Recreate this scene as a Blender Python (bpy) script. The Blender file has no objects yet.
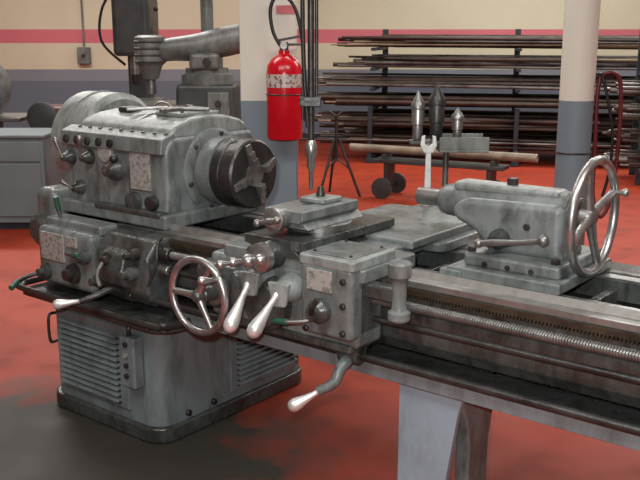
import bpy, bmesh, math, random
from mathutils import Vector, Matrix, Euler
random.seed(7)
scn = bpy.context.scene
try:
    scn.view_settings.view_transform = 'Standard'
except Exception: pass
COL = scn.collection
YAW = math.radians(-38.4)

# ------------------------------------------------------------ materials
def s2l(c):
    return tuple(((v/255)/12.92 if v/255<=0.04045 else ((v/255+0.055)/1.055)**2.4) for v in c)+(1,)
def mat(name, col, rough=0.5, metal=0.0, col2=None, scale=6, lo=0.45, hi=0.65, bump=0.0, bscale=40, rough2=None, col3=None, spec=None, g=(0.46,0.74)):
    m = bpy.data.materials.new(name); m.use_nodes = True
    nt = m.node_tree; b = nt.nodes['Principled BSDF']
    b.inputs['Base Color'].default_value = s2l(col)
    b.inputs['Roughness'].default_value = rough
    b.inputs['Metallic'].default_value = metal
    if spec is not None: b.inputs['Specular IOR Level'].default_value = spec
    tc = nt.nodes.new('ShaderNodeTexCoord')
    if col2 is not None:
        n = nt.nodes.new('ShaderNodeTexNoise'); n.inputs['Scale'].default_value = scale
        n.inputs['Detail'].default_value = 8; n.inputs['Roughness'].default_value = 0.6
        nt.links.new(tc.outputs['Object'], n.inputs['Vector'])
        r = nt.nodes.new('ShaderNodeValToRGB')
        r.color_ramp.elements[0].position = lo; r.color_ramp.elements[0].color = s2l(col)
        r.color_ramp.elements[1].position = hi; r.color_ramp.elements[1].color = s2l(col2)
        nt.links.new(n.outputs['Fac'], r.inputs['Fac'])
        out = r.outputs['Color']
        if col3 is not None:
            n2 = nt.nodes.new('ShaderNodeTexNoise'); n2.inputs['Scale'].default_value = scale*2.6
            n2.inputs['Detail'].default_value = 10; n2.inputs['Roughness'].default_value = 0.72
            n2.inputs['Distortion'].default_value = 0.4
            mp = nt.nodes.new('ShaderNodeMapping'); mp.inputs['Scale'].default_value=(1.4,1.4,.45)
            nt.links.new(tc.outputs['Object'], mp.inputs['Vector']); nt.links.new(mp.outputs[0], n2.inputs['Vector'])
            r2 = nt.nodes.new('ShaderNodeValToRGB')
            r2.color_ramp.elements[0].position = g[0]; r2.color_ramp.elements[0].color=(0,0,0,1)
            r2.color_ramp.elements[1].position = g[1]; r2.color_ramp.elements[1].color=(.92,.92,.92,1)
            nt.links.new(n2.outputs['Fac'], r2.inputs['Fac'])
            mx = nt.nodes.new('ShaderNodeMixRGB'); mx.inputs[2].default_value = s2l(col3)
            nt.links.new(r2.outputs['Color'], mx.inputs[0]); nt.links.new(out, mx.inputs[1])
            out = mx.outputs[0]
        nt.links.new(out, b.inputs['Base Color'])
        if rough2 is not None:
            mr = nt.nodes.new('ShaderNodeMapRange')
            mr.inputs['From Min'].default_value=lo; mr.inputs['From Max'].default_value=hi
            mr.inputs['To Min'].default_value=rough; mr.inputs['To Max'].default_value=rough2
            nt.links.new(n.outputs['Fac'], mr.inputs['Value']); nt.links.new(mr.outputs['Result'], b.inputs['Roughness'])
    if bump:
        n3 = nt.nodes.new('ShaderNodeTexNoise'); n3.inputs['Scale'].default_value=bscale; n3.inputs['Detail'].default_value=6
        nt.links.new(tc.outputs['Object'], n3.inputs['Vector'])
        bp = nt.nodes.new('ShaderNodeBump'); bp.inputs['Strength'].default_value=bump; bp.inputs['Distance'].default_value=0.01
        nt.links.new(n3.outputs['Fac'], bp.inputs['Height']); nt.links.new(bp.outputs['Normal'], b.inputs['Normal'])
    return m

M = {}
M['paint'] = mat('machine_paint',(116,124,124),0.42,0.08,(88,94,93),5,0.35,0.7,0.22,34,0.30,(44,44,40))
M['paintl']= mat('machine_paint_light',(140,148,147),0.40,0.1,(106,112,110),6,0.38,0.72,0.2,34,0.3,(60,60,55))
M['paintd']= mat('machine_paint_oily',(78,83,82),0.32,0.15,(50,52,49),7,0.35,0.68,0.28,34,0.24,(24,23,21))
M['base']  = mat('base_paint',(112,124,127),0.44,0.03,(92,101,103),3,0.38,0.7,0.10,25,0.4,(54,55,51),g=(.48,.8))
M['leg']   = mat('leg_paint',(132,152,164),0.45,0.0,(114,130,140),3,0.45,0.75,0.04,25,0.42,(84,92,96),g=(.5,.85))
M['iron']  = mat('dark_iron',(66,66,65),0.38,0.5,(38,37,36),10,0.35,0.68,0.2,50)
M['steel'] = mat('worn_steel',(140,141,139),0.36,0.8,(92,91,88),14,0.4,0.7,0.08,60,0.48)
M['way']   = mat('ground_way',(150,151,148),0.36,0.75,(104,102,98),10,0.4,0.7,0.05,60,0.5)
M['chrome']= mat('scuffed_steel',(176,178,178),0.32,0.9,(118,118,116),18,0.42,0.72,0.03,70,0.46)
M['alum']  = mat('cast_aluminium',(206,208,206),0.34,0.55,(160,162,160),18,0.45,0.75,0.05,60,0.42)
M['black'] = mat('black_rubber',(22,22,23),0.45)
M['green'] = mat('green_plastic',(34,74,60),0.38)
M['plate'] = mat('nameplate_alu',(160,163,158),0.4,0.3,(118,120,114),60,0.48,0.6)
M['brass'] = mat('oily_rack_steel',(86,76,62),0.4,0.7,(58,52,46),12)
M['slot']  = mat('dark_slot',(24,24,23),0.7)
M['red']   = mat('extinguisher_red',(196,18,34),0.22,0,(178,12,28),4)
M['label'] = mat('extinguisher_label',(186,176,170),0.4,0,(120,80,76),55,0.52,0.56)
M['cab']   = mat('cabinet_paint',(112,126,130),0.45,0.05,(100,113,117),2,0.4,0.7)
M['mgrey'] = mat('mill_paint',(118,122,120),0.42,0.1,(84,88,85),4,0.4,0.7,0.1,30,None,(56,56,52))
M['mdark'] = mat('dark_machine_paint',(68,72,72),0.42,0.1,(46,49,48),4,0.4,0.7)
M['rack']  = mat('rack_paint',(42,54,62),0.5,0.1,(30,38,44),4)
M['rust']  = mat('bar_dark',(72,58,50),0.5,0.4,(44,37,35),3)
M['barg']  = mat('bar_grey',(114,113,110),0.35,0.6,(74,70,66),3)
M['bart']  = mat('bar_tan',(160,142,118),0.5,0.2,(120,100,80),3)
M['pipe']  = mat('pipe_tan',(150,138,120),0.5,0.1,(116,104,88),5)
M['hose_r']= mat('hose_red',(92,26,30),0.4)
M['wood']  = mat('bench_wood',(116,92,66),0.6,0,(84,64,46),5)
M['dred']  = mat('grinder_brown',(92,52,44),0.5,0,(60,34,30),6)
M['pinkt'] = mat('tag_pink',(206,110,118),0.6)
M['swarf'] = mat('steel_swarf',(140,134,124),0.4,0.7,(90,78,64),30)
M['ceil']  = mat('ceiling_paint',(200,198,190),0.8,0,(184,182,174),2)

def stripes(name, bands):
    m = bpy.data.materials.new(name); m.use_nodes=True; nt=m.node_tree; b=nt.nodes['Principled BSDF']
    b.inputs['Roughness'].default_value=0.55
    g=nt.nodes.new('ShaderNodeNewGeometry'); s=nt.nodes.new('ShaderNodeSeparateXYZ'); d=nt.nodes.new('ShaderNodeMath'); d.operation='DIVIDE'; d.inputs[1].default_value=4.2
    nt.links.new(g.outputs['Position'],s.inputs[0]); nt.links.new(s.outputs['Z'],d.inputs[0])
    r=nt.nodes.new('ShaderNodeValToRGB'); r.color_ramp.interpolation='CONSTANT'
    e=r.color_ramp.elements
    e[0].position=0; e[0].color=s2l(bands[0][1]); e[1].position=bands[1][0]/4.2; e[1].color=s2l(bands[1][1])
    for z,c in bands[2:]:
        x=e.new(z/4.2); x.color=s2l(c)
    nt.links.new(d.outputs[0],r.inputs[0])
    n=nt.nodes.new('ShaderNodeTexNoise'); n.inputs['Scale'].default_value=1.5; n.inputs['Detail'].default_value=6
    nt.links.new(g.outputs['Position'],n.inputs['Vector'])
    mr=nt.nodes.new('ShaderNodeMapRange'); mr.inputs['To Min'].default_value=0.86; mr.inputs['To Max'].default_value=1.06
    nt.links.new(n.outputs['Fac'],mr.inputs['Value'])
    mx=nt.nodes.new('ShaderNodeMixRGB'); mx.blend_type='MULTIPLY'; mx.inputs[0].default_value=1
    nt.links.new(r.outputs[0],mx.inputs[1]); nt.links.new(mr.outputs[0],mx.inputs[2]); nt.links.new(mx.outputs[0],b.inputs['Base Color'])
    return m
M['wall']=stripes('striped_wall_paint',[(0,(96,104,116)),(0.95,(120,124,132)),(1.13,(198,190,164)),(1.53,(198,104,114)),(1.75,(202,194,168))])
M['colmn']=stripes('column_paint',[(0,(112,128,138)),(1.28,(214,212,200))])

def floormat():
    m=bpy.data.materials.new('red_floor_paint'); m.use_nodes=True; nt=m.node_tree; b=nt.nodes['Principled BSDF']
    N=nt.nodes.new; L=nt.links.new
    g=N('ShaderNodeNewGeometry')
    n=N('ShaderNodeTexNoise'); n.inputs['Scale'].default_value=0.8; n.inputs['Detail'].default_value=8; n.inputs['Roughness'].default_value=0.6
    L(g.outputs['Position'],n.inputs['Vector'])
    r=N('ShaderNodeValToRGB'); e=r.color_ramp.elements
    e[0].position=0.35; e[0].color=s2l((160,58,32)); e[1].position=0.7; e[1].color=s2l((136,44,26))
    L(n.outputs['Fac'],r.inputs[0])
    n2=N('ShaderNodeTexNoise'); n2.inputs['Scale'].default_value=4; n2.inputs['Detail'].default_value=8
    L(g.outputs['Position'],n2.inputs['Vector'])
    r2=N('ShaderNodeValToRGB'); r2.color_ramp.elements[0].position=0.52; r2.color_ramp.elements[1].position=0.85
    r2.color_ramp.elements[0].color=(0,0,0,1); r2.color_ramp.elements[1].color=(.75,.75,.75,1)
    L(n2.outputs['Fac'],r2.inputs[0])
    m1=N('ShaderNodeMixRGB'); m1.inputs[2].default_value=s2l((78,34,26)); L(r2.outputs[0],m1.inputs[0]); L(r.outputs[0],m1.inputs[1])
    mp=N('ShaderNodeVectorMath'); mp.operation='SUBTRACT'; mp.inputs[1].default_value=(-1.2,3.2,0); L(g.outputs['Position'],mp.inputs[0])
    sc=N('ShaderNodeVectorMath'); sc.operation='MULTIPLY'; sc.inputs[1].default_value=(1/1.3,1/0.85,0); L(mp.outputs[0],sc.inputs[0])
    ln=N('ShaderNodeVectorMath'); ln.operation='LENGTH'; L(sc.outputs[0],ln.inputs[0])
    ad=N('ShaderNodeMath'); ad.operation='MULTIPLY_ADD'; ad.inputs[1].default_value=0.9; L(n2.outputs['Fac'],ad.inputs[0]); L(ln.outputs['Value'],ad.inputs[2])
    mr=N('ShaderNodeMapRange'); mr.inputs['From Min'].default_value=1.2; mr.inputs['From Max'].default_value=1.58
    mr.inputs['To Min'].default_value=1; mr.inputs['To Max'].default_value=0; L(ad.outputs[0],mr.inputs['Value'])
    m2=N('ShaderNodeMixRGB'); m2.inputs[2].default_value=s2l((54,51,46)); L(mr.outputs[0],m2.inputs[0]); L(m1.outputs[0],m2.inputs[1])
    L(m2.outputs[0],b.inputs['Base Color'])
    rr=N('ShaderNodeMapRange'); rr.inputs['To Min'].default_value=0.45; rr.inputs['To Max'].default_value=0.68; L(n2.outputs['Fac'],rr.inputs['Value']); L(rr.outputs[0],b.inputs['Roughness'])
    b.inputs['Specular IOR Level'].default_value=0.25
    bp=N('ShaderNodeBump'); bp.inputs['Strength'].default_value=0.06; L(n2.outputs['Fac'],bp.inputs['Height']); L(bp.outputs[0],b.inputs['Normal'])
    return m
M['floor']=floormat()

# ------------------------------------------------------------ geometry helpers
def empty(name, loc=(0,0,0), rz=0, parent=None):
    o=bpy.data.objects.new(name,None); o.location=loc; o.rotation_euler=(0,0,rz); o.empty_display_size=0.1
    COL.objects.link(o)
    if parent: o.parent=parent
    return o
def finish(name, me, m, parent, bevel=0, seg=2, ang=35):
    me.materials.append(M[m] if isinstance(m,str) else m)
    for p in me.polygons: p.use_smooth=True
    try: me.set_sharp_from_angle(angle=math.radians(ang))
    except Exception: pass
    o=bpy.data.objects.new(name,me); COL.objects.link(o)
    if parent: o.parent=parent
    if bevel>0:
        b=o.modifiers.new('bevel','BEVEL'); b.width=bevel; b.segments=seg; b.limit_method='ANGLE'; b.angle_limit=math.radians(30); b.harden_normals=True
    return o
def bm2me(bm,name):
    bmesh.ops.recalc_face_normals(bm,faces=bm.faces[:])
    me=bpy.data.meshes.new(name); bm.to_mesh(me); bm.free(); return me
def box(name,x,y,z,m,parent,bevel=0.006,seg=2,rot=None,top=None):
    bm=bmesh.new()
    cx,cy,cz=[(a[0]+a[1])/2 for a in (x,y,z)]
    hx,hy,hz=[(a[1]-a[0])/2 for a in (x,y,z)]
    vs=[]
    for k in (-1,1):
        s=1 if (k<0 or top is None) else top
        for i,j in ((-1,-1),(1,-1),(1,1),(-1,1)):
            vs.append(Vector((i*hx*s,j*hy*s,k*hz)))
    R=Matrix.Identity(3)
    if rot: R=Euler([math.radians(a) for a in rot]).to_matrix()
    bv=[bm.verts.new(R@v+Vector((cx,cy,cz))) for v in vs]
    for f in ((0,3,2,1),(4,5,6,7),(0,1,5,4),(1,2,6,5),(2,3,7,6),(3,0,4,7)):
        bm.faces.new([bv[i] for i in f])
    return finish(name,bm2me(bm,name),m,parent,bevel,seg)
def prism(name,pts,axis,a0,a1,m,parent,bevel=0.005,seg=2,ang=35):
    bm=bmesh.new()
    def mk(p,a):
        if axis=='X': return (a,p[0],p[1])
        if axis=='Y': return (p[0],a,p[1])
        return (p[0],p[1],a)
    A=[bm.verts.new(mk(p,a0)) for p in pts]; B=[bm.verts.new(mk(p,a1)) for p in pts]
    n=len(pts); bm.faces.new(A); bm.faces.new(B[::-1])
    for i in range(n): bm.faces.new((A[i],B[i],B[(i+1)%n],A[(i+1)%n]))
    return finish(name,bm2me(bm,name),m,parent,bevel,seg,ang)
def rrect(x0,x1,y0,y1,r,n=6):
    out=[]
    for cx,cy,a in ((x1-r,y1-r,0),(x0+r,y1-r,90),(x0+r,y0+r,180),(x1-r,y0+r,270)):
        for i in range(n+1):
            t=math.radians(a+90*i/n); out.append((cx+r*math.cos(t),cy+r*math.sin(t)))
    return out
def rev(name,prof,p,d,m,parent,seg=28,ang=35):
    d=Vector(d).normalized(); q=d.to_track_quat('Z','Y'); p=Vector(p)
    bm=bmesh.new(); rings=[]
    for t,r in prof:
        if r<=1e-6: rings.append([bm.verts.new(p+q@Vector((0,0,t)))])
        else: rings.append([bm.verts.new(p+q@Vector((r*math.cos(2*math.pi*i/seg),r*math.sin(2*math.pi*i/seg),t))) for i in range(seg)])
    for a,b in zip(rings,rings[1:]):
        if len(a)==1 and len(b)==1: continue
        for i in range(seg):
            j=(i+1)%seg
            if len(a)==1: bm.faces.new((a[0],b[i],b[j]))
            elif len(b)==1: bm.faces.new((a[i],b[0],a[j]))
            else: bm.faces.new((a[i],b[i],b[j],a[j]))
    if len(rings[0])>1: bm.faces.new(rings[0])
    if len(rings[-1])>1: bm.faces.new(rings[-1])
    return finish(name,bm2me(bm,name),m,parent,0,2,ang)
def cyl(name,p0,p1,r,m,parent,r2=None,seg=24,ch=0.12):
    p0=Vector(p0);p1=Vector(p1);L=(p1-p0).length; r2=r if r2 is None else r2
    c=min(ch*min(r,r2),L*0.2)
    return rev(name,[(0,r-c),(c,r),(L-c,r2),(L,r2-c)],p0,p1-p0,m,parent,seg)
def tear(name,p0,p1,r,m,parent):
    L=(Vector(p1)-Vector(p0)).length
    pr=[(0,.45),(.08,.5),(.15,.38),(.3,.42),(.5,.62),(.7,.9),(.82,1),(.92,.85),(.98,.45),(1,0)]
    return rev(name,[(t*L,q*r) for t,q in pr],p0,Vector(p1)-Vector(p0),m,parent,20,60)
def ball(name,c,r,m,parent,sq=1):
    pr=[(-r*math.cos(math.pi*i/12)*sq,max(r*math.sin(math.pi*i/12),0) if 0<i<12 else 0) for i in range(13)]
    return rev(name,pr,c,(0,0,1),m,parent,20,80)
def tube(name,pts,r,m,parent,radii=None,closed=False,sub=6):
    P=[Vector(p) for p in pts]; n=len(P); out=[]; rad=[]
    R=radii or [1]*n
    rng = range(n) if closed else range(n-1)
    for i in rng:
        if closed: a,b,c,d=P[(i-1)%n],P[i],P[(i+1)%n],P[(i+2)%n]
        else: a,b,c,d=P[max(i-1,0)],P[i],P[i+1],P[min(i+2,n-1)]
        for k in range(sub):
            t=k/sub
            out.append(0.5*((2*b)+(-a+c)*t+(2*a-5*b+4*c-d)*t*t+(-a+3*b-3*c+d)*t**3))
            rad.append(R[i]*(1-t)+R[(i+1)%n]*t)
    if not closed: out.append(P[-1]); rad.append(R[-1])
    cu=bpy.data.curves.new(name,'CURVE'); cu.dimensions='3D'; cu.bevel_depth=r; cu.bevel_resolution=3; cu.use_fill_caps=True
    sp=cu.splines.new('POLY'); sp.points.add(len(out)-1)
    for q,v,rr in zip(sp.points,out,rad): q.co=(v.x,v.y,v.z,1); q.radius=rr
    sp.use_cyclic_u=closed
    tmp=bpy.data.objects.new('tmp',cu); COL.objects.link(tmp)
    bpy.context.view_layer.update()
    me=bpy.data.meshes.new_from_object(tmp.evaluated_get(bpy.context.evaluated_depsgraph_get()))
    bpy.data.objects.remove(tmp); bpy.data.curves.remove(cu)
    me.materials.clear()
    return finish(name,me,m,parent,0,2,50)
def torus(name,c,axis,R,r,m,parent,sq=1.0,n=48,k=12):
    c=Vector(c); q=Vector(axis).normalized().to_track_quat('Z','Y'); bm=bmesh.new(); rows=[]
    for i in range(n):
        a=2*math.pi*i/n
        rows.append([bm.verts.new(c+q@Vector(((R+r*math.cos(2*math.pi*j/k))*math.cos(a),(R+r*math.cos(2*math.pi*j/k))*math.sin(a),r*sq*math.sin(2*math.pi*j/k)))) for j in range(k)])
    for i in range(n):
        for j in range(k):
            bm.faces.new((rows[i][j],rows[(i+1)%n][j],rows[(i+1)%n][(j+1)%k],rows[i][(j+1)%k]))
    return finish(name,bm2me(bm,name),m,parent,0,2,80)
def bolt(name,p,d,r,m,parent):
    d=Vector(d).normalized(); return rev(name,[(0,r),(r*.9,r),(r*1.1,r*.8)],p,d,m,parent,6)
def handwheel(name,c,axis,R,r,parent,nsp=3,mrim='chrome',mhub='steel',dish=0.03,a0=90,sr=.07):
    e=empty(name,parent=parent); c=Vector(c); ax=Vector(axis).normalized(); q=ax.to_track_quat('Z','Y')
    torus('rim',c,ax,R,r,mrim,e)
    hc=c-ax*dish
    rev('hub',[(-.035,R*.13),(-.03,R*.2),(.0,R*.2),(.012,R*.17),(.02,R*.1),(.02,0)],hc,ax,mhub,e)
    for i in range(nsp):
        a=math.radians(a0+360*i/nsp); dv=q@Vector((math.cos(a),math.sin(a),0))
        tube('spoke_%d'%i,[hc+dv*R*.12,hc+dv*R*.5+ax*dish*.3,c+dv*R*.98],R*sr,mrim,e,[1.2,.9,.9])
    return e

# ============================================================ ROOM (camera at origin looking +Y)
box('floor',(-9,9),(-4,14.6),(-0.1,0),'floor',None,0)
box('wall_back',(-9,9),(14.5,14.7),(0,4.2),'wall',None,0)
box('wall_left',(-9.2,-9),(-4,14.6),(0,4.2),'wall',None,0)
box('wall_right',(9,9.2),(-4,14.6),(0,4.2),'wall',None,0)
box('wall_front',(-9,9),(-4.2,-4),(0,4.2),'wall',None,0)
box('ceiling',(-9.2,9.2),(-4.2,14.7),(4.2,4.3),'ceil',None,0)
box('baseboard_back',(-9,9),(14.46,14.5),(0,0.12),'rack',None,0)

# ============================================================ LATHE
LA=empty('metal_lathe',rz=YAW)
CY,SZ=2.66,1.10
B=empty('pedestal_base',parent=LA)
prism('base_body',rrect(-3.35,-2.62,2.25,3.18,0.09),'Z',0.06,0.54,'base',B,0.006)
prism('base_plinth',rrect(-3.37,-2.60,2.23,3.20,0.10),'Z',0.0,0.07,'paintd',B,0.012)
prism('base_collar',rrect(-3.37,-2.58,2.21,3.20,0.10),'Z',0.50,0.55,'base',B,0.015)
box('front_door',(-3.28,-2.80),(2.241,2.26),(0.11,0.475),'base',B,0.006)
for i in range(12):
    z=0.14+i*0.026
    prism('louver_%d'%i,[(2.243,z),(2.220,z+.001),(2.223,z+.008),(2.243,z+.016)],'X',-3.24,-2.85,'base',B,0.001,1)
    box('louver_slot_%d'%i,(-3.24,-2.85),(2.2385,2.246),(z-.009,z+.001),'slot',B,0)
box('end_door',(-2.625,-2.610),(2.66,3.13),(0.10,0.485),'base',B,0.006)
for i in range(14):
    z=0.13+i*0.0245
    prism('end_louver_%d'%i,[(-2.612,z),(-2.592,z+.001),(-2.595,z+.008),(-2.612,z+.016)],'Y',2.70,3.10,'base',B,0.001,1)
    box('end_slot_%d'%i,(-2.6115,-2.608),(2.70,3.10),(z-.008,z+.001),'slot',B,0)
tube('door_pull',[(-3.28,2.24,0.32),(-3.28,2.205,0.33),(-3.28,2.205,0.44),(-3.28,2.24,0.45)],0.007,'iron',B)
box('switch_box',(-2.79,-2.70),(2.195,2.25),(0.24,0.46),'base',B,0.01)
for i in range(4):
    cyl('push_button_%d'%i,(-2.745,2.196,0.43-.045*i),(-2.745,2.184,0.43-.045*i),0.011,'plate' if i==1 else 'slot',B,seg=14)
tube('switch_conduit',[(-2.75,2.22,0.46),(-2.75,2.22,0.5),(-2.75,2.3,0.53)],0.01,'iron',B)
for y in (2.4,2.55):
    cyl('drain_plug',(-2.615,y,0.10),(-2.60,y,0.10),0.014,'iron',B,seg=12)
# --- chip pan
PAN=empty('chip_pan',parent=LA)
prism('pan_floor',rrect(-3.42,-2.44,2.13,3.22,0.10),'Z',0.545,0.556,'paintd',PAN,0.003)
prism('pan_underside',rrect(-3.38,-2.50,2.17,3.20,0.10),'Z',0.525,0.546,'base',PAN,0.012)
tube('pan_rim',[(x,y,0.575) for x,y in rrect(-3.42,-2.44,2.13,3.22,0.10,3)],0.014,'iron',PAN,closed=True,sub=3)
prism('pan_wall_front',[(2.125,.55),(2.135,.55),(2.135,.58),(2.125,.58)],'X',-3.34,-2.52,'iron',PAN,0)
prism('trough',[(2.30,.55),(3.12,.55),(3.16,.63),(3.15,.635),(3.11,.565),(2.33,.565),(2.275,.61),(2.262,.605)],'X',-2.55,0.95,'paintd',PAN,0.002)
prism('trough_side_rail',[(2.285,.552),(2.262,.562),(2.262,.606),(2.275,.610),(2.30,.56)],'X',-2.5,0.95,'base',PAN,0.002)
bm=bmesh.new()
for i in range(900):
    if random.random()<.75: c=Vector((random.uniform(-1.7,.6),2.29+abs(random.gauss(0,.035)),.572+.004*random.random()))
    else: c=Vector((random.uniform(-2.6,-2.46),random.uniform(2.16,2.9),.56))
    s=random.uniform(.003,.009); a=random.uniform(0,6.28)
    vs=[bm.verts.new(c+Vector((s*math.cos(a+k*1.3),s*math.sin(a+k*1.3),random.uniform(0,s*.8)))) for k in range(3)]
    bm.faces.new(vs)
finish('swarf',bm2me(bm,'swarf'),'swarf',PAN)
# --- bed
BE=empty('bed',parent=LA)
prism('front_rail',[(2.36,.64),(2.335,.68),(2.335,.80),(2.345,.815),(2.345,.842),(2.33,.85),(2.33,.885),(2.38,.885),(2.40,.905),(2.42,.885),(2.45,.885),(2.45,.878),(2.50,.878),(2.50,.80),(2.46,.77),(2.44,.64)],'X',-3.30,0.95,'paintd',BE,0.003,1)
prism('rear_rail',[(2.84,.64),(2.84,.78),(2.78,.81),(2.78,.878),(2.84,.878),(2.84,.885),(2.88,.885),(2.90,.905),(2.92,.885),(2.97,.885),(2.97,.84),(2.94,.82),(2.94,.64)],'X',-3.30,0.95,'paintd',BE,0.003,1)
prism('front_way',[(2.329,.868),(2.329,.887),(2.38,.887),(2.40,.907),(2.42,.887),(2.452,.887)],'X',-2.67,0.951,'way',BE,0)
box('front_inner_way',(-2.67,0.951),(2.462,2.498),(0.86,0.884),'steel',BE,0.001)
prism('rear_way',[(2.842,.88),(2.842,.887),(2.88,.887),(2.90,.907),(2.92,.887),(2.971,.887),(2.971,.87)],'X',-2.67,0.951,'way',BE,0)
box('rear_inner_way',(-2.67,0.951),(2.782,2.83),(0.86,0.884),'steel',BE,0.001)
for i in range(12):
    x=-2.5+i*0.3
    box('cross_rib_%d'%i,(x,x+.03),(2.45,2.85),(0.68,0.85),'paintd',BE,0.004)
box('bed_web',(-3.3,0.95),(2.44,2.85),(0.62,0.65),'paintd',BE,0)
bm=bmesh.new(); x=-2.6
def addbox(bm,x0,x1,y0,y1,z0,z1):
    v=[bm.verts.new(p) for p in ((x0,y0,z0),(x1,y0,z0),(x1,y1,z0),(x0,y1,z0),(x0,y0,z1),(x1,y0,z1),(x1,y1,z1),(x0,y1,z1))]
    for f in ((0,3,2,1),(4,5,6,7),(0,1,5,4),(1,2,6,5),(2,3,7,6),(3,0,4,7)): bm.faces.new([v[i] for i in f])
addbox(bm,-2.6,0.95,2.318,2.336,.846,.864)
while x<0.94:
    addbox(bm,x,x+.006,2.318,2.334,.836,.846); x+=0.0115
finish('gear_rack',bm2me(bm,'rack'),'brass',BE)
prof=[(0,.015)]; t=0.0
while t<3.5:
    prof+= [(t+.0005,.0125),(t+.003,.0125),(t+.0045,.0160),(t+.007,.0160)]; t+=0.0085
rev('leadscrew',prof,(-2.60,2.275,0.82),(1,0,0),'steel',BE,14,20)
cyl('feed_rod',(-2.62,2.275,0.755),(0.9,2.275,0.755),0.011,'iron',BE)
cyl('control_rod',(-2.95,2.235,0.632),(0.92,2.235,0.632),0.0135,'iron',BE)
box('rod_bracket',(0.82,0.9),(2.20,2.36),(0.58,0.88),'paintd',BE,0.01)
def leg(x0,x1,suf):
    E=empty('bed_leg'+suf,parent=LA)
    prism('leg_panel',[(x0,.56),(x1,.56),(x1-.02,.48),(x0+.15,.02),(x0+.15,0),(x0-.01,0),(x0,.05)],'Y',2.31,2.335,'leg',E,0.004)
    prism('leg_flange',[(2.335,.56),(2.42,.56),(2.40,.48),(2.38,.1),(2.40,0),(2.335,0)],'X',x0,x0+.02,'paint',E,0.004)
    prism('leg_strut',[(2.34,.56),(2.62,.56),(2.605,.50),(2.56,.43),(2.535,.32),(2.53,.20),(2.55,.08),(2.62,.03),(2.62,0),(2.36,0),(2.36,.07),(2.40,.20),(2.40,.34),(2.38,.44),(2.34,.50)],'X',x1-.075,x1-.02,'paint',E,0.010)
    prism('foot',rrect(x0-.03,x1,2.29,2.66,.03),'Z',0,.03,'paintd',E,0.008)
    box('leg_cap',(x0-.01,x1+.01),(2.31,2.62),(.54,.555),'leg',E,0.003)
leg(-1.50,-1.26,'_mid'); leg(0.45,0.70,'_end')
# --- headstock
H=empty('headstock',parent=LA); HX=-2.685
box('headstock_foot',(-3.34,HX+.03),(2.35,2.96),(0.885,0.945),'paint',H,0.012)
prism('headstock_body',[(2.385,.93),(2.395,1.02),(2.395,1.20),(2.43,1.25),(2.90,1.25),(2.93,1.20),(2.93,.93)],'X',-3.35,HX,'paint',H,0.022,3)
prism('headstock_lid',[(2.445,1.24),(2.45,1.275),(2.48,1.296),(2.56,1.318),(2.66,1.328),(2.76,1.322),(2.85,1.300),(2.895,1.275),(2.90,1.24)],'X',-3.31,HX-.02,'paintl',H,0.016,3,25)
prism('lid_rib_a',[(2.47,1.29),(2.56,1.325),(2.66,1.335),(2.76,1.329),(2.86,1.30),(2.86,1.29),(2.66,1.30)],'X',-2.98,-2.965,'paintl',H,0.003)
box('inspection_cover',(-2.93,-2.76),(2.56,2.78),(1.318,1.338),'paintl',H,0.008)
for i,(x,y) in enumerate(((-2.91,2.58),(-2.78,2.58),(-2.91,2.76),(-2.78,2.76))): bolt('cover_screw_%d'%i,(x,y,1.337),(0,0,1),.007,'iron',H)
prism('shoulder_rail',[(2.375,1.185),(2.385,1.245),(2.45,1.268),(2.47,1.24),(2.42,1.18)],'X',-3.36,HX-.01,'paint',H,0.006)
for i in range(9):
    bolt('lid_bolt_%d'%i,(-3.28+i*.07,2.435,1.258),(0,-.3,1),.009,'iron',H)
for i in range(5):
    rev('sight_knob_%d'%i,[(0,.018),(.012,.018),(.016,.012),(.016,0)],(-3.31+i*.075,2.382,1.21),(0,-1,.2),'iron',H,18)
rev('spindle_bearing_cover',[(0,.175),(.015,.175),(.025,.16),(.025,.10),(.04,.095),(.05,.09)],(HX-.01,CY,SZ),(1,0,0),'paint',H,40)
for i in range(6):
    a=math.pi/3*i+.3; bolt('cover_bolt_%d'%i,(HX+.013,CY+.155*math.cos(a),SZ+.155*math.sin(a)),(1,0,0),.01,'iron',H)
box('rating_plate',(-2.90,-2.78),(2.386,2.397),(1.03,1.205),'plate',H,0.002)
rev('round_dial',[(0,.045),(.01,.045),(.014,.04),(.014,0)],(-3.06,2.395,1.17),(0,-1,0),'plate',H,28)
rev('speed_hub',[(0,.05),(.02,.045),(.04,.028),(.06,.022),(.065,0)],(-3.0,2.395,1.10),(0,-1,0),'paintd',H)
tube('speed_lever',[(-3.0,2.335,1.10),(-2.95,2.325,1.13),(-2.91,2.31,1.16)],.009,'chrome',H); ball('speed_lever_knob',(-2.905,2.31,1.162),.018,'black',H)
for i,(x,z,dx,dz) in enumerate(((-3.30,1.13,-.03,.09),(-3.17,1.14,.02,.1),(-3.24,1.0,-.06,.03))):
    rev('shift_hub_%d'%i,[(0,.034),(.02,.03),(.035,.02),(.05,.016),(.052,0)],(x,2.395,z),(0,-1,0),'paintd',H)
    tear('shift_lever_%d'%i,(x,2.345,z),(x+dx,2.328,z+dz),.012,'steel',H)
rev('drain_boss',[(0,.03),(.03,.028),(.035,0)],(-2.76,2.39,.985),(0,-1,0),'iron',H)
rev('low_boss',[(0,.045),(.02,.042),(.03,.02),(.03,0)],(-2.88,2.39,.975),(0,-1,0),'paintd',H)
box('front_step',(-3.10,HX),(2.345,2.40),(.93,.955),'paintd',H,0.008)
rev('belt_guard',[(0,.20),(.03,.24),(.26,.24),(.29,.21),(.29,0)],(-3.72,2.80,1.145),(1,0,0),'paintl',H,44)
torus('guard_band',(-3.58,2.80,1.145),(1,0,0),.24,.006,'paint',H)
box('belt_guard_skirt',(-3.68,-3.47),(2.60,3.0),(.62,1.12),'paint',H,0.02)
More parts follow.
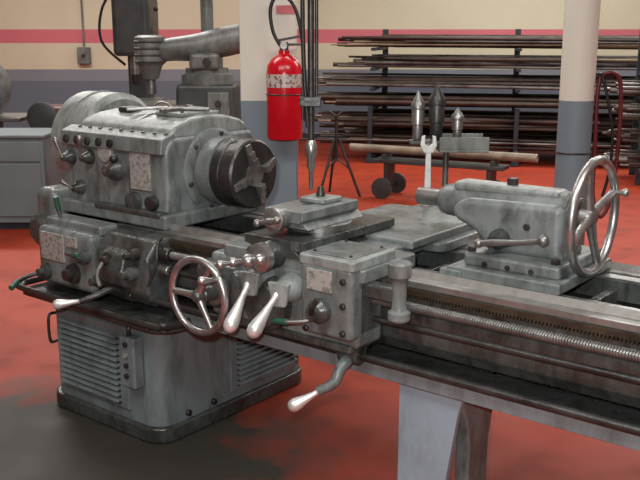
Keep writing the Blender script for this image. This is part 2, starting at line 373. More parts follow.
box('end_gear_cover',(-3.47,-3.33),(2.30,2.92),(.58,.99),'paint',H,0.04,3)
rev('end_cover_boss',[(0,.07),(.02,.07),(.035,.05),(.035,0)],(-3.42,2.30,.80),(0,-1,0),'paintd',H)
T=empty('tools_on_headstock',parent=H)
cyl('bar_1',(-3.10,2.55,1.337),(-2.98,2.68,1.345),.007,'chrome',T,seg=10)
cyl('bar_2',(-2.96,2.60,1.346),(-2.74,2.70,1.346),.008,'steel',T,seg=10)
tube('file',[(-2.94,2.76,1.346),(-2.84,2.72,1.346),(-2.76,2.71,1.346)],.008,'iron',T)
box('chuck_key_bar',(-2.87,-2.85),(2.53,2.72),(1.337,1.352),'steel',T,0.004)
box('rag',(-3.19,-3.11),(2.57,2.65),(1.318,1.345),'iron',T,0.012)
# chuck
C=empty('chuck',parent=LA)
rev('backplate',[(0,.10),(.0,.140),(.05,.145),(.075,.145),(.08,.135)],(HX+.03,CY,SZ),(1,0,0),'paint',C,44)
rev('chuck_body',[(0,.13),(.006,.142),(.05,.142),(.053,.138),(.058,.138),(.061,.142),(.118,.142),(.126,.134),(.126,.04),(.09,.037),(.09,0)],(-2.575,CY,SZ),(1,0,0),'iron',C,52)
for i in range(4):
    a=math.radians(20+90*i); u=Vector((0,math.cos(a),math.sin(a))); v=Vector((0,-math.sin(a),math.cos(a))); c0=Vector((-2.449,CY,SZ))
    def jaw(nm,r0,r1,w,h0,h1,m):
        bm=bmesh.new(); vs=[]
        for h in (h0,h1):
            for rr,ww in ((r0,-w),(r1,-w),(r1,w),(r0,w)): vs.append(bm.verts.new(c0+u*rr+v*ww+Vector((h,0,0))))
        for f in ((0,3,2,1),(4,5,6,7),(0,1,5,4),(1,2,6,5),(2,3,7,6),(3,0,4,7)): bm.faces.new([vs[k] for k in f])
        finish(nm,bm2me(bm,nm),m,C,0.003)
    jaw('jaw_slot_%d'%i,.04,.139,.02,-.01,.0015,'slot')
    jaw('jaw_%d_low'%i,.045,.132,.0155,-.005,.012,'steel')
    jaw('jaw_%d_mid'%i,.045,.10,.0155,.011,.022,'steel')
    jaw('jaw_%d_high'%i,.045,.07,.0155,.021,.032,'steel')
    k=c0+u*.1425+Vector((-.065,0,0)); rev('key_socket_%d'%i,[(-.01,.014),(.001,.014),(.002,0)],k,u,'slot',C,12)
rev('bore_ring',[(0,.05),(.004,.05),(.004,.04)],(-2.4495,CY,SZ),(1,0,0),'steel',C,32)
# --- feed gearboxes
G=empty('feed_gearbox',parent=LA)
box('gearbox_left',(-3.31,-2.93),(2.19,2.42),(.60,.855),'paint',G,0.03,3)
box('gearbox_left_top',(-3.31,-2.93),(2.24,2.42),(.84,.885),'paint',G,0.012)
box('chart_plate',(-3.27,-3.11),(2.183,2.192),(.715,.835),'plate',G,0.002)
box('chart_plate_small',(-3.09,-3.02),(2.183,2.192),(.79,.835),'plate',G,0.002)
prism('gearbox_right',[(2.42,.60),(2.24,.60),(2.20,.66),(2.20,.80),(2.26,.87),(2.42,.885)],'X',-2.92,-2.60,'paintd',G,0.018,3)
prism('tumbler_arch',[(2.22,.66),(2.17,.68),(2.15,.74),(2.17,.80),(2.22,.83)],'X',-2.86,-2.70,'paintd',G,0.015,3)
for i,(x,z,r) in enumerate(((-3.24,.66,.035),(-3.05,.68,.045),(-2.97,.76,.03),(-2.80,.78,.035),(-2.68,.74,.03),(-2.66,.82,.025),(-2.88,.68,.03))):
    rev('knob_%d'%i,[(0,r),(.03,r*.9),(.035,r*.55),(.06,r*.5),(.064,0)],(x,2.20,z),(0,-1,0),'iron' if i%2 else 'paintd',G,20)
cyl('gear_lever_green',(-3.0,2.15,.775),(-2.94,2.135,.782),.011,'green',G)
cyl('gear_lever_stem',(-3.06,2.16,.77),(-3.0,2.15,.775),.008,'steel',G)
tube('tumbler_lever',[(-3.24,2.16,.66),(-3.27,2.10,.645),(-3.25,2.03,.635)],.009,'iron',G); cyl('tumbler_grip',(-3.26,2.05,.638),(-3.23,2.0,.625),.012,'green',G)
tube('upper_lever',[(-3.22,2.26,.88),(-3.22,2.25,.93)],.008,'steel',G); cyl('upper_lever_grip',(-3.22,2.25,.92),(-3.22,2.24,.98),.012,'green',G)
tube('mid_lever',[(-2.80,2.15,.78),(-2.78,2.1,.74),(-2.74,2.08,.70)],.009,'steel',G)
cyl('shaft_coupling',(-2.62,2.275,.82),(-2.54,2.275,.82),.028,'iron',G)
cyl('feed_coupling',(-2.62,2.275,.755),(-2.55,2.275,.755),.022,'steel',G)
tube('oil_pipe',[(-2.62,2.3,.87),(-2.58,2.24,.86),(-2.57,2.22,.78),(-2.60,2.2,.70)],.006,'iron',G)
cyl('clutch_hub',(-2.80,2.235,.632),(-2.72,2.235,.632),.028,'iron',G)
tube('clutch_lever_arm',[(-2.76,2.22,.64),(-2.76,2.15,.67),(-2.78,2.09,.655),(-2.82,2.04,.635)],.014,'iron',G,[1.2,1,.9,.8])
tear('clutch_lever_grip',(-2.81,2.05,.638),(-2.90,1.97,.622),.021,'alum',G)
# --- carriage
K=empty('carriage',parent=LA)
prism('saddle_front_wing',rrect(-2.18,-1.56,2.19,2.50,0.02),'Z',.888,.935,'paint',K,0.008)
prism('saddle_rear_wing',rrect(-2.18,-1.58,2.70,3.26,0.04),'Z',.888,.925,'paint',K,0.008)
box('saddle_bridge',(-2.08,-1.66),(2.4,2.9),(.888,.935),'paint',K,0.01)
box('saddle_rear_cover',(-1.99,-1.62),(2.56,3.22),(.92,.955),'paint',K,0.01)
box('way_wiper',(-1.585,-1.565),(2.32,2.50),(.885,.93),'iron',K,0.004)
prism('right_box_top',rrect(-1.80,-1.575,2.15,2.40,0.02),'Z',.93,.966,'paintl',K,0.008)
box('right_box_plate',(-1.775,-1.60),(2.18,2.38),(.965,.970),'paint',K,0.002)
for i,(x,y) in enumerate(((-1.76,2.195),(-1.615,2.195),(-1.76,2.365),(-1.615,2.365))): bolt('box_screw_%d'%i,(x,y,.969),(0,0,1),.006,'iron',K)
box('apron',(-2.24,-1.58),(2.185,2.33),(.665,.90),'paint',K,0.02,3)
box('apron_right_block',(-1.79,-1.58),(2.15,2.33),(.70,.945),'paint',K,0.02,3)
box('apron_left_gearcase',(-2.28,-2.06),(2.14,2.33),(.70,.87),'paintd',K,0.035,3)
rev('apron_mid_gearcase',[(0,.10),(.04,.095),(.06,.075),(.06,0)],(-1.95,2.19,.765),(0,-1,0),'paintd',K,36)
box('apron_bottom_lip',(-2.2,-1.60),(2.175,2.30),(.65,.68),'paintd',K,0.01)
box('apron_plate',(-1.755,-1.655),(2.143,2.152),(.855,.925),'plate',K,0.002)
for i,(x,z) in enumerate(((-1.61,.90),(-1.61,.73),(-1.76,.72),(-1.61,.82))):
    bolt('apron_bolt_%d'%i,(x,2.15,z),(0,-1,0),.011,'iron',K)
rev('half_nut_hub',[(0,.042),(.025,.04),(.04,.025),(.06,.022),(.062,0)],(-1.70,2.155,.79),(0,-1,0),'paintd',K)
tube('half_nut_lever',[(-1.70,2.10,.79),(-1.68,2.08,.82),(-1.66,2.08,.85)],.009,'iron',K)
cyl('green_grip',(-1.86,2.10,.735),(-1.80,2.10,.743),.011,'green',K)
tube('green_lever_stem',[(-1.80,2.10,.743),(-1.75,2.12,.75),(-1.72,2.15,.76)],.008,'steel',K)
cyl('handwheel_shaft',(-2.14,2.04,.785),(-2.14,2.17,.785),.03,'paintd',K)
rev('handwheel_dial',[(0,.05),(.03,.05),(.035,.03)],(-2.14,2.10,.785),(0,1,0),'steel',K)
handwheel('apron_handwheel',(-2.14,2.03,.785),(0,-1,0),.128,.013,K,3,'chrome','paintd',-.0,a0=60,sr=.1)
tear('handwheel_grip',(-2.035,2.03,.86),(-2.055,1.95,.87),.015,'chrome',K)
for i,(a,b) in enumerate((((-1.975,2.11,.85),(-1.975,2.0,.695)),((-1.845,2.11,.835),(-1.875,2.0,.70)))):
    rev('lever_boss_%d'%i,[(0,.05),(.04,.045),(.07,.032),(.09,.03),(.095,0)],(a[0],2.19,a[2]),(0,-1,0),'paintl',K)
    prism('lever_fan_%d'%i,[(a[0]-.045,a[2]+.03),(a[0]+.05,a[2]+.035),(a[0]+.03,a[2]-.05),(a[0]-.02,a[2]-.055)],'Y',2.10,2.12,'paintl',K,.008)
    tear('feed_lever_%d'%i,a,b,.026,'alum',K)
rev('cross_feed_bearing',[(0,.05),(.05,.048),(.06,.042),(.08,.040),(.085,.02)],(-1.93,2.21,.935),(0,-1,0),'paintd',K)
rev('cross_feed_dial',[(0,.036),(.004,.050),(.028,.050),(.032,.040)],(-1.93,2.135,.935),(0,-1,0),'chrome',K)
cyl('cross_feed_shaft',(-1.93,2.11,.935),(-1.93,2.05,.935),.014,'steel',K)
tube('ball_crank',[(-2.0,2.06,.92),(-1.93,2.06,.935),(-1.88,2.06,.946)],.011,'chrome',K,[.8,1.2,.8])
ball('ball_crank_hub',(-1.93,2.06,.935),.024,'chrome',K)
ball('ball_crank_end',(-1.878,2.06,.947),.019,'chrome',K)
ball('ball_crank_end_b',(-2.0,2.06,.92),.017,'chrome',K); tear('ball_crank_grip',(-2.0,2.06,.92),(-2.0,1.985,.925),.015,'chrome',K)
# cross slide
prism('cross_slide',[(-2.06,.93),(-2.03,.955),(-2.06,.96),(-2.06,.990),(-1.80,.990),(-1.80,.96),(-1.83,.955),(-1.80,.93)],'Y',2.18,2.72,'paintd',K,.003)
rev('swivel_base',[(0,.115),(.022,.115),(.026,.108),(.026,0)],(-1.93,2.43,.989),(0,0,1),'steel',K,40)
prism('compound_base',[(-2.02,1.012),(-1.99,1.04),(-1.87,1.04),(-1.84,1.012)],'Y',2.26,2.58,'paint',K,.004)
prism('compound_slide',[(-2.0,1.033),(-2.02,1.045),(-2.02,1.078),(-1.85,1.078),(-1.85,1.045),(-1.87,1.033)],'Y',2.24,2.56,'paint',K,.006)
box('tee_slot',(-1.95,-1.92),(2.36,2.561),(1.074,1.0795),'slot',K,0)
box('tool_block',(-1.99,-1.88),(2.39,2.50),(1.078,1.096),'paintl',K,.006)
rev('tool_bolt',[(0,.016),(.012,.016),(.02,.012),(.035,.01),(.035,0)],(-1.935,2.445,1.095),(0,0,1),'iron',K)
rev('compound_bearing',[(0,.035),(.03,.033),(.05,.028),(.055,.0)],(-1.935,2.245,1.05),(0,-1,0),'paint',K)
rev('compound_dial',[(0,.036),(.003,.042),(.022,.042),(.026,.036)],(-1.935,2.21,1.05),(0,-1,0),'chrome',K)
cyl('compound_shaft',(-1.935,2.18,1.05),(-1.935,2.15,1.05),.012,'steel',K)
tube('compound_crank',[(-1.975,2.155,1.04),(-1.935,2.155,1.05),(-1.89,2.155,1.06)],.008,'steel',K,[.9,1.2,.9])
ball('compound_ball_a',(-1.975,2.155,1.04),.014,'steel',K); ball('compound_ball_b',(-1.888,2.155,1.061),.012,'steel',K)
rev('thread_dial',[(0,.030),(.008,.036),(.03,.036),(.038,.026),(.05,.023),(.12,.023),(.135,.026),(.145,.036),(.185,.038),(.19,.033),(.19,0)],(-1.45,2.225,.785),(0,0,1),'paint',K,28)
box('thread_dial_arm',(-1.60,-1.45),(2.21,2.26),(.84,.89),'paintd',K,.01)
cyl('reverse_hub',(-1.68,2.235,.632),(-1.60,2.235,.632),.032,'paintd',K)
box('reverse_bracket',(-1.68,-1.60),(2.20,2.28),(.63,.70),'paintd',K,.015)
tube('reverse_lever_arm',[(-1.64,2.22,.62),(-1.635,2.17,.60),(-1.64,2.14,.56),(-1.68,2.11,.53)],.018,'paint',K,[1.3,1.1,1,.9])
tear('reverse_lever_grip',(-1.665,2.12,.54),(-1.748,2.04,.475),.023,'alum',K)
# --- tailstock
S=empty('tailstock',parent=LA)
box('tailstock_base',(-1.42,-1.03),(2.45,2.88),(.888,.925),'paint',S,.008)
box('tailstock_sole',(-1.38,-1.05),(2.49,2.84),(.922,.965),'paint',S,.012)
prism('tailstock_body',[(-1.34,.955),(-1.07,.955),(-1.085,1.0),(-1.085,1.14),(-1.44,1.13),(-1.49,1.08),(-1.46,1.05),(-1.39,1.02)],'Y',2.57,2.75,'paint',S,.028,4)
rev('barrel',[(0,.042),(.01,.05),(.03,.055),(.12,.060),(.42,.070),(.46,.072),(.47,.065),(.47,0)],(-1.56,CY,SZ),(1,0,0),'paint',S,36)
box('barrel_top_pad',(-1.50,-1.12),(2.615,2.705),(1.14,1.174),'paintl',S,.015)
box('oil_cup',(-1.315,-1.285),(2.645,2.675),(1.17,1.197),'iron',S,.004)
cyl('quill',(-1.66,CY,SZ),(-1.55,CY,SZ),.030,'steel',S)
cyl('quill_bore',(-1.6615,CY,SZ),(-1.655,CY,SZ),.016,'slot',S)
rev('rear_flange',[(0,.055),(.03,.055),(.035,.03),(.07,.028),(.075,.02)],(-1.09,CY,SZ),(1,0,0),'steel',S)
handwheel('tailstock_handwheel',(-1.02,CY,SZ),(1,0,0),.178,.0145,S,4,'chrome','steel',.012,a0=20,sr=.085)
tear('tailstock_wheel_grip',(-1.02,2.815,1.16),(-.97,2.815,1.16),.013,'chrome',S)
rev('clamp_hub',[(0,.035),(.03,.032),(.05,.02),(.07,.018),(.072,0)],(-1.29,2.575,1.01),(0,-1,0),'paintd',S)
tube('clamp_lever',[(-1.32,2.49,1.005),(-1.27,2.48,1.015),(-1.18,2.475,1.03),(-1.11,2.475,1.045)],.010,'steel',S,[1,1.2,.8,.8]); ball('clamp_lever_knob',(-1.10,2.475,1.047),.018,'steel',S)
ball('clamp_lever_end',(-1.325,2.49,1.004),.015,'steel',S)
for i,x in enumerate((-1.37,-1.08)):
    bolt('hold_bolt_%d'%i,(x,2.53,.964),(0,0,1),.016,'iron',S)
bolt('side_bolt',(-1.20,2.575,1.06),(0,-1,0),.012,'iron',S)
for i in range(3): bolt('set_screw_%d'%i,(-1.3+.08*i,2.49,.94),(0,-1,0),.009,'iron',S)
box('adjust_bracket',(-1.44,-1.36),(2.44,2.50),(.888,.915),'paint',S,.006)

# ============================================================ objects near it
def L2R(x,y): return (0.7837*x+0.6211*y, -0.6211*x+0.7837*y)
tx,ty=L2R(-1.89,3.38); tx-=.075
TS=empty('tool_stand',(tx,ty,0),0)
rev('stand_foot',[(0,.10),(.015,.10),(.03,.04),(.03,0)],(0,0,0),(0,0,1),'iron',TS)
cyl('post',(0,0,.02),(0,0,1.20),.013,'barg',TS)
box('tray',(-.04,.17),(-.08,.08),(1.17,1.182),'mgrey',TS,.003)
box('tray_rim_front',(-.04,.17),(-.08,-.072),(1.182,1.235),'mgrey',TS,.002)
box('tray_rim_back',(-.04,.17),(.072,.08),(1.182,1.235),'mgrey',TS,.002)
box('tray_shelf',(-.16,.08),(-.04,.04),(1.20,1.215),'mdark',TS,.003)
cyl('hook_pin',(-.09,-.03,1.207),(-.09,-.105,1.207),.006,'steel',TS)
def arbor(nm,x,y,z,h,r,m1,m2):
    e=empty(nm,(tx+x,ty+y,z))
    rev('sleeve',[(0,r*.6),(.01,r*.8),(h*.30,r*.8),(h*.32,r*1.0),(h*.62,r*1.0),(h*.66,r*.9)],(0,0,0),(0,0,1),m1,e,28)
    rev('tip',[(h*.62,r*1.15),(h*.68,r*1.2),(h*.74,r*1.05),(h*.97,r*.12),(h,0)],(0,0,0),(0,0,1),m2,e,28)
arbor('live_center',-.125,0,1.216,.21,.027,'chrome','steel')
arbor('drill_chuck',-.045,-.0,1.216,.24,.033,'iron','iron')
arbor('dead_center',.045,0,1.216,.14,.024,'steel','steel')
W=empty('combination_wrench',(tx-.09,ty-.114,1.218))
W.scale=(1.25,1.25,1.25)
prism('wrench_shank',[(-.009,-.03),(.009,-.03),(.012,-.19),(-.012,-.19)],'Y',-.004,.004,'alum',W,.002)
pts=[(-.024,.02),(-.028,-.01),(-.015,-.035),(.015,-.035),(.028,-.01),(.024,.02),(.012,.024),(.012,-.004),(0,-.014),(-.012,-.004),(-.012,.024)]
prism('open_jaw',pts,'Y',-.006,.006,'alum',W,.002)
torus('box_end',(0,0,-.205),(0,1,0),.017,.0065,'alum',W)

D=empty('air_hose_drop',(-.035,3.52,0))
cyl('drop_pipe',(0,0,1.24),(0,0,4.2),.013,'iron',D)
tube('hose',[(-.032,0,4.19),(-.032,.0,2.2),(-.03,.01,1.6),(-.012,.0,1.30)],.009,'black',D)
cyl('second_line',(.022,.01,1.4),(.022,.01,4.2),.007,'iron',D)
rev('chrome_nozzle',[(0,.006),(.02,.010),(.08,.010),(.09,.017),(.13,.017),(.14,.024),(.18,.024),(.2,.013)],(0,0,1.05),(0,0,1),'chrome',D)
box('bracket',(-.045,.04),(-.02,.02),(1.38,1.42),'iron',D,.005)

def column_h(nm,u0,u1,w,d):
    e=empty(nm,((u0+u1)/2,w,0)); h=(u1-u0)/2
    box('front_flange',(-h,h),(0,.02),(0,4.2),'colmn',e,.003)
    box('rear_flange',(-h,h),(d-.02,d),(0,4.2),'colmn',e,.003)
    box('web',(-.01,.01),(.02,d-.02),(0,4.2),'colmn',e,0)
    box('base_plate',(-h-.06,h+.06),(-.06,d+.06),(0,.02),'colmn',e,.004)
    for i in (-1,1): bolt('anchor_%d'%i,(i*(h+.03),-.03,.02),(0,0,1),.015,'iron',e)
    return e
column_h('support_column',-.445,-.133,5.05,.3)
e=empty('support_column.001',(1.455,5.1,0))
cyl('pipe',(0,0,0),(0,0,4.2),.096,'colmn',e,seg=40,ch=.01); box('base_plate',(-.17,.17),(-.17,.17),(0,.02),'colmn',e,.004)
for zz in (.6,1.0): torus('strap',(0,0,zz),(0,0,1),.096,.006,'iron',e)
HZ=empty('air_hose_coil',(1.455,5.1,0))
box('hose_hook',(.09,.2),(-.02,.02),(1.42,1.45),'iron',HZ,.004)
tube('hose_a',[(.13,-.02,1.44),(.19,-.03,1.45),(.235,-.03,1.38),(.25,-.02,1.1),(.24,0,.75),(.18,.0,.62),(.13,.0,.75),(.12,-.01,1.05),(.11,-.02,1.3),(.12,-.02,1.43)],.012,'hose_r',HZ)
tube('hose_b',[(.12,-.05,1.45),(.16,-.06,1.30),(.2,-.06,1.1),(.2,-.05,.9),(.17,-.05,.75)],.009,'black',HZ)
X=empty('fire_extinguisher',(-.195,4.93,0))
rev('cylinder',[(0,.085),(.0,.09),(.012,.098),(.36,.098),(.40,.092),(.435,.07),(.455,.04),(.46,.03),(.48,.03)],(0,0,1.095),(0,0,1),'red',X,40,60)
rev('label_band',[(.285,.0988),(.355,.0988)],(0,0,1.095),(0,0,1),'label',X,40)
cyl('valve',(0,0,1.565),(0,0,1.62),.024,'steel',X); cyl('gauge',(.0,-.02,1.60),(.0,-.045,1.60),.02,'plate',X)
box('handle_lower',(-.02,.10),(-.012,.012),(1.60,1.612),'black',X,.003); box('handle_upper',(-.03,.11),(-.012,.012),(1.635,1.647),'black',X,.003,rot=(0,-10,0))
tube('hose',[(-.02,0,1.6),(-.06,0,1.68),(-.07,.0,1.80),(-.02,0,1.87),(.06,0,1.80),(.10,0,1.62),(.112,0,1.4),(.112,0,1.2)],.010,'black',X)
torus('strap',(0,0,1.34),(0,0,1),.099,.004,'iron',X); box('wall_bracket',(-.03,.03),(.09,.12),(1.12,1.55),'iron',X,.003)
box('sign_panel',(-.04,.07),(0,.008),(0,.045),'pinkt',empty('inspection_tag',(-.20,5.04,1.77)),.001)

# ============================================================ background
def cabinet(nm,u0,u1,w0,w1,h):
    e=empty(nm,((u0+u1)/2,w0,0)); a=(u1-u0)/2; d=w1-w0
    box('carcass',(-a,a),(0,d),(.06,h),'cab',e,.01); box('top',(-a-.02,a+.02),(-.02,d),(h,h+.03),'cab',e,.01)
    box('plinth',(-a+.03,a-.03),(.03,d),(0,.06),'rack',e,.003)
    for s in (-1,1):
        x0,x1=(-a+.03,-.01) if s<0 else (.01,a-.03)
        box('door_%d'%s,(x0,x1),(-.012,0),(.12,h-.22),'cab',e,.006)
        box('drawer_%d'%s,(x0,x1),(-.012,0),(h-.2,h-.03),'cab',e,.006)
        cyl('handle_%d'%s,(-.05*-s,-.012,h-.4),(-.05*-s,-.035,h-.4),.012,'steel',e,seg=12)
    return e
cabinet('storage_cabinet',-3.45,-2.37,7.6,8.2,.80)
e=empty('band_saw',(-3.42,9.2,0))
box('base',(-.35,.35),(-.3,.3),(0,.7),'mgrey',e,.03); box('column',(-.3,.1),(-.2,.2),(.7,1.1),'mgrey',e,.03)
rev('wheel_guard',[(0,.28),(.02,.31),(.16,.31),(.18,.28),(.18,0)],(0,-.1,1.15),(0,-1,0),'mgrey',e,36); box('table',(-.1,.45),(-.35,.3),(.82,.86),'steel',e,.01)
e=empty('welding_generator',(-2.62,9.2,0))
box('frame',(-.3,.35),(-.3,.3),(.15,.32),'rack',e,.02)
rev('motor_body',[(-.28,.12),(-.25,.22),(.22,.22),(.26,.16),(.28,0)],(0,0,.54),(1,0,0),'dred',e,32)
box('control_panel',(-.3,.3),(-.2,.2),(.70,.96),'dred',e,.05,3); box('panel_face',(.0,.24),(-.206,-.198),(.76,.92),'mdark',e,.004)
cyl('dial',(.12,-.205,.85),(.12,-.22,.85),.04,'plate',e)
rev('fan_shroud',[(0,.13),(.05,.15),(.09,.15),(.1,.13),(.1,0)],(-.15,-.2,.86),(0,-1,0),'mdark',e,28)
for s in (-.22,.25):
    for k in (-1,1): rev('wheel_%d'%k,[(-.03,.10),(-.02,.14),(.02,.14),(.03,.10),(.03,0)],(s,k*.33,.14),(0,1,0),'black',e,24)
e=empty('drill_press',(-1.92,9.6,0))
box('base',(-.25,.25),(-.35,.3),(0,.1),'mdark',e,.02); box('column',(-.12,.12),(0,.22),(.1,2.35),'mdark',e,.03)
box('table',(-.25,.25),(-.4,.1),(.95,1.01),'mgrey',e,.015); box('table_bracket',(-.09,.09),(-.1,.2),(.82,.96),'mdark',e,.02)
box('head',(-.19,.19),(-.35,.25),(1.45,2.05),'mdark',e,.05,3); cyl('quill',(0,-.2,1.26),(0,-.2,1.46),.05,'steel',e); cyl('chuck',(0,-.2,1.16),(0,-.2,1.26),.035,'iron',e,r2=.045)
box('belt_guard',(-.2,.2),(-.45,.3),(2.05,2.3),'mgrey',e,.05,3); cyl('motor',(0,.38,1.7),(0,.38,2.05),.11,'iron',e)
for i in range(3):
    a=math.radians(90+120*i); tube('feed_arm_%d'%i,[(.2,-.2,1.72),(.24,-.2+.2*math.cos(a),1.72+.2*math.sin(a))],.009,'steel',e); ball('feed_knob_%d'%i,(.24,-.2+.2*math.cos(a),1.72+.2*math.sin(a)),.025,'black',e)
tube('power_cable',[(-.15,.0,2.2),(-.35,.0,1.95),(-.38,0,1.6),(-.15,.05,1.35)],.014,'black',e)
e=empty('milling_machine',(-1.08,8.4,0))
box('base',(-.35,.35),(-.6,.35),(0,.12),'mgrey',e,.03); prism('column',[(-.30,.1),(.34,.1),(.30,1.22),(-.24,1.22)],'Y',-.15,.35,'mdark',e,.04,3)
rev('turret',[(0,.24),(.10,.24),(.12,.20),(.16,.20)],(.02,.1,1.2),(0,0,1),'mgrey',e,32)
tube('overarm',[(-.46,.05,1.50),(-.30,.05,1.53),(-.05,.05,1.55),(.20,.05,1.60),(.40,.05,1.64)],.13,'mgrey',e,[.75,.85,1.0,1.1,1.05])
box('overarm_clamp',(-.12,.16),(-.12,.24),(1.34,1.50),'mgrey',e,.04,3)
rev('head',[(0,.10),(.02,.14),(.25,.14),(.28,.11),(.40,.07),(.41,0)],(-.5,.05,1.66),(0,0,-1),'mgrey',e,28)
for i in range(4): torus('head_ring_%d'%i,(-.5,.05,1.60-.06*i),(0,0,1),.14,.01,'mdark',e)
cyl('spindle',(-.5,.05,1.28),(-.5,.05,1.12),.045,'steel',e)
box('knee',(-.5,-.1),(-.2,.3),(.5,.9),'mdark',e,.04,3); box('saddle',(-.55,-.1),(-.2,.35),(.9,.97),'mgrey',e,.02); box('table',(-.66,-.08),(-.3,.4),(.97,1.04),'steel',e,.01)
torus('knee_wheel',(-.3,-.55,1.0),(0,1,0),.09,.01,'chrome',e); cyl('screw',(-.3,-.55,1.0),(-.3,-.2,1.0),.015,'steel',e)
box('switch_panel',(.05,.25),(-.20,-.15),(.9,1.15),'mgrey',e,.01); cyl('lock',(.05,-.10,1.42),(.05,-.18,1.42),.035,'iron',e); cyl('knob',(.15,-.2,1.05),(.15,-.23,1.05),.03,'iron',e)
cyl('power_riser',(.02,.2,1.6),(.02,.2,4.2),.06,'mgrey',e)
e=empty('workbench',(-1.35,7.3,0))
box('top',(-.7,.55),(-.3,.3),(.84,.89),'wood',e,.006)
for i,(x,y) in enumerate(((-.64,-.25),(.49,-.25),(-.64,.25),(.49,.25))): box('leg_%d'%i,(x-.03,x+.03),(y-.03,y+.03),(0,.84),'rack',e,.004)
box('shelf',(-.66,.5),(-.25,.25),(.25,.28),'wood',e,.004)
e=empty('parts_bin',(-1.62,7.25,.89)); 
box('bin_bottom',(-.16,.16),(-.1,.1),(0,.01),'rust',e,.002)
for k,(a,b) in enumerate((((-.16,.16),(-.1,-.09)),((-.16,.16),(.09,.1)),((-.16,-.15),(-.1,.1)),((.15,.16),(-.1,.1)))): box('bin_side_%d'%k,a,b,(0,.1),'rust',e,.002)
e=empty('bench_vise',(-1.15,7.2,.89)); rev('swivel',[(0,.09),(.03,.09),(.05,.06)],(0,0,0),(0,0,1),'rack',e); box('body',(-.06,.1),(-.05,.05),(.04,.14),'rack',e,.015); box('fixed_jaw',(-.02,.02),(-.07,.07),(.13,.19),'steel',e,.006); box('moving_jaw',(-.1,-.06),(-.07,.07),(.08,.19),'rack',e,.01); cyl('screw',(-.2,0,.09),(-.06,0,.09),.014,'steel',e); cyl('tommy_bar',(-.19,-.1,.09),(-.19,.1,.09),.007,'steel',e)
e=empty('electrical_box',(-3.75,14.44,1.35)); box('box',(-.1,.1),(-.04,.06),(-.13,.13),'mgrey',e,.01); cyl('conduit',(0,0.03,.12),(0,.03,2.8),.015,'mgrey',e); cyl('switch',(0,-.04,0),(0,-.07,0),.02,'black',e)
e=empty('wall_notice',(-2.85,14.47,2.10)); box('board',(-.09,.09),(0,.02),(-.12,.12),'label',e,.003)
# bar stock rack
RK=empty('bar_stock_rack',(2.5,12.4,0),math.radians(-11))
for i,x in enumerate((-1.7,.2,2.1,3.5)):
    box('upright_%d'%i,(x-.04,x+.04),(.66,.74),(0,1.75),'rack',RK,.006)
    box('foot_%d'%i,(x-.05,x+.05),(-.95,.95),(0,.06),'rack',RK,.006)
    box('front_post_%d'%i,(x-.03,x+.03),(-.90,-.84),(0,.75),'rack',RK,.006)
    for j in range(6): box('arm_%d_%d'%(i,j),(x-.03,x+.03),(-.95+.06*j,.75),(.16+.26*j,.20+.26*j),'rack',RK,.004)
def bars(nm,key,n,parent,rmin,rmax,x0=(-2.7,-1.6),x1=(1.0,4.4)):
    bm=bmesh.new()
    for i in range(n):
        lv=random.randrange(6); r=random.uniform(rmin,rmax); y=random.uniform(-.88+.06*lv,.6)
        z=.2+.26*lv+r+random.choice((0,0,.03,.06,.09))
        xa=random.uniform(*x0)+(.35 if lv>3 else 0)
        a=Vector((xa,y+random.uniform(-.12,.12),z+random.uniform(-.004,.03))); b=Vector((random.uniform(*x1),y+random.uniform(-.12,.12),z+random.uniform(-.03,.012)))
        q=(b-a).to_track_quat('Z','Y'); R=[[bm.verts.new(p+q@Vector((r*math.cos(t*math.pi/4),r*math.sin(t*math.pi/4),0))) for t in range(8)] for p in (a,b)]
        for t in range(8): bm.faces.new((R[0][t],R[1][t],R[1][(t+1)%8],R[0][(t+1)%8]))
        bm.faces.new(R[0]); bm.faces.new(R[1])
    return finish(nm,bm2me(bm,nm),key,parent)
bars('bars_dark','rust',140,RK,.012,.034); bars('bars_grey','barg',95,RK,.010,.026); bars('bars_tan','bart',50,RK,.008,.018)
RK2=empty('bar_stock_rack.001',(4.6,10.2,0),math.radians(-14))
for i,x in enumerate((-.9,.5,1.9)):
    for k,y in enumerate((-.4,.4)): box('upright_%d_%d'%(i,k),(x-.04,x+.04),(y-.04,y+.04),(0,1.75),'rack',RK2,.006)
    for j in range(6): box('arm_%d_%d'%(i,j),(x-.03,x+.03),(-.65,.45),(.16+.26*j,.20+.26*j),'rack',RK2,.004)
bm_o=bars('bars_mixed','barg',35,RK2,.012,.03,(-1.3,-1.0),(1.8,2.4)); bm_o.scale=(1,.6,1)
bm_o=bars('bars_old','rust',50,RK2,.012,.035,(-1.3,-1.0),(1.8,2.4)); bm_o.scale=(1,.6,1)
PC=empty('pipe_cart',(1.22,9.05,0),math.radians(-27))
box('deck',(-.7,.7),(-.12,.12),(.36,.40),'mdark',PC,.006); box('cradle_a',(-.6,-.56),(-.1,.1),(.40,.45),'mdark',PC,.004); box('cradle_b',(.56,.6),(-.1,.1),(.40,.45),'mdark',PC,.004)
for i,x in enumerate((-.55,.55)):
    cyl('axle_%d'%i,(x,-.2,.11),(x,.2,.11),.015,'iron',PC); box('axle_block_%d'%i,(x-.025,x+.025),(-.1,.1),(.11,.37),'mdark',PC,.006)
    for s in (-1,1): rev('wheel_%d_%d'%(i,s),[(-.02,.07),(-.015,.11),(.015,.11),(.02,.07),(.02,0)],(x,s*.2,.11),(0,1,0),'mdark',PC,28)
P=empty('steel_pipe',(1.22,9.05,0),math.radians(-27))
rev('pipe',[(0,.030),(0,.043),(2.0,.043),(2.0,.030),(1.8,.030),(1.8,0)],(-1.0,0,.493),(1,0,0),'pipe',P,24)
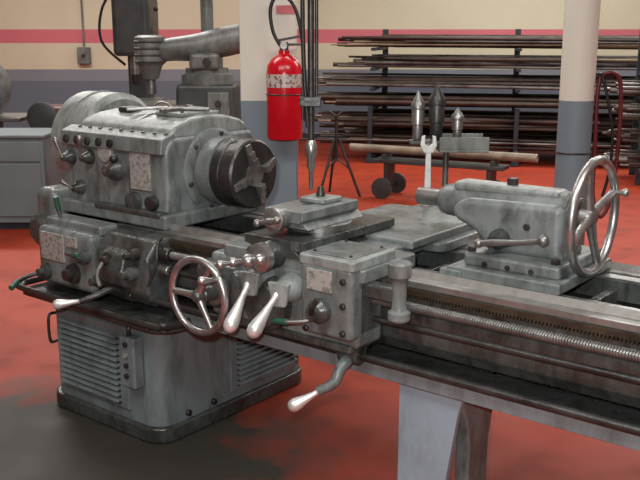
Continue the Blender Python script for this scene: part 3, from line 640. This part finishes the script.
e=empty('pipe_stand',(.17,9.3,0))
for i in range(3):
    a=math.radians(90+120*i+15); cyl('leg_%d'%i,(.03*math.cos(a),.03*math.sin(a),.6),(.26*math.cos(a),.26*math.sin(a),.0),.014,'iron',e,seg=10)
    tube('brace_%d'%i,[(.15*math.cos(a),.15*math.sin(a),.29),(0,0,.4)],.008,'iron',e)
cyl('stem',(0,0,.38),(0,0,.84),.018,'iron',e); tube('vee_head',[(-.07,0,.89),(0,0,.84),(.07,0,.89)],.012,'iron',e)

# ============================================================ lights
def area(nm,loc,sx,sy,p,col=(1,.98,.94),rot=(0,0,0)):
    l=bpy.data.lights.new(nm,'AREA'); l.shape='RECTANGLE'; l.size=sx; l.size_y=sy; l.energy=p; l.color=col
    o=bpy.data.objects.new(nm,l); o.location=loc; o.rotation_euler=[math.radians(a) for a in rot]; COL.objects.link(o)
area('ceiling_light_near',(-1.8,.6,4.1),3.0,.6,140)
area('ceiling_light_near_right',(1.8,1.2,4.1),3.0,.6,120)
area('ceiling_light_mid',(-1.0,5.5,4.1),4.0,.6,140)
area('ceiling_light_mid_right',(4.0,7.0,4.1),4.0,.6,180)
area('ceiling_light_far',(-3.5,10.5,4.1),4.0,.6,270)
area('ceiling_light_far_right',(3.5,11.6,4.1),4.0,.6,240)
l=bpy.data.lights.new('camera_flash','AREA'); l.shape='DISK'; l.size=.06; l.energy=58; l.color=(1,.985,.96)
o=bpy.data.objects.new('camera_flash',l); o.location=(-.05,0.02,1.76); o.rotation_euler=(math.radians(80),0,0); COL.objects.link(o)
w=bpy.data.worlds.new('world'); scn.world=w; w.use_nodes=True; w.node_tree.nodes['Background'].inputs[0].default_value=(.6,.65,.7,1); w.node_tree.nodes['Background'].inputs[1].default_value=.3
cd=bpy.data.cameras.new('camera'); cd.sensor_width=36; cd.lens=890/640*36; cd.clip_start=.05
co=bpy.data.objects.new('camera',cd); co.location=(0,0,1.65); co.rotation_euler=(math.radians(90-12.9),0,0); COL.objects.link(co); scn.camera=co
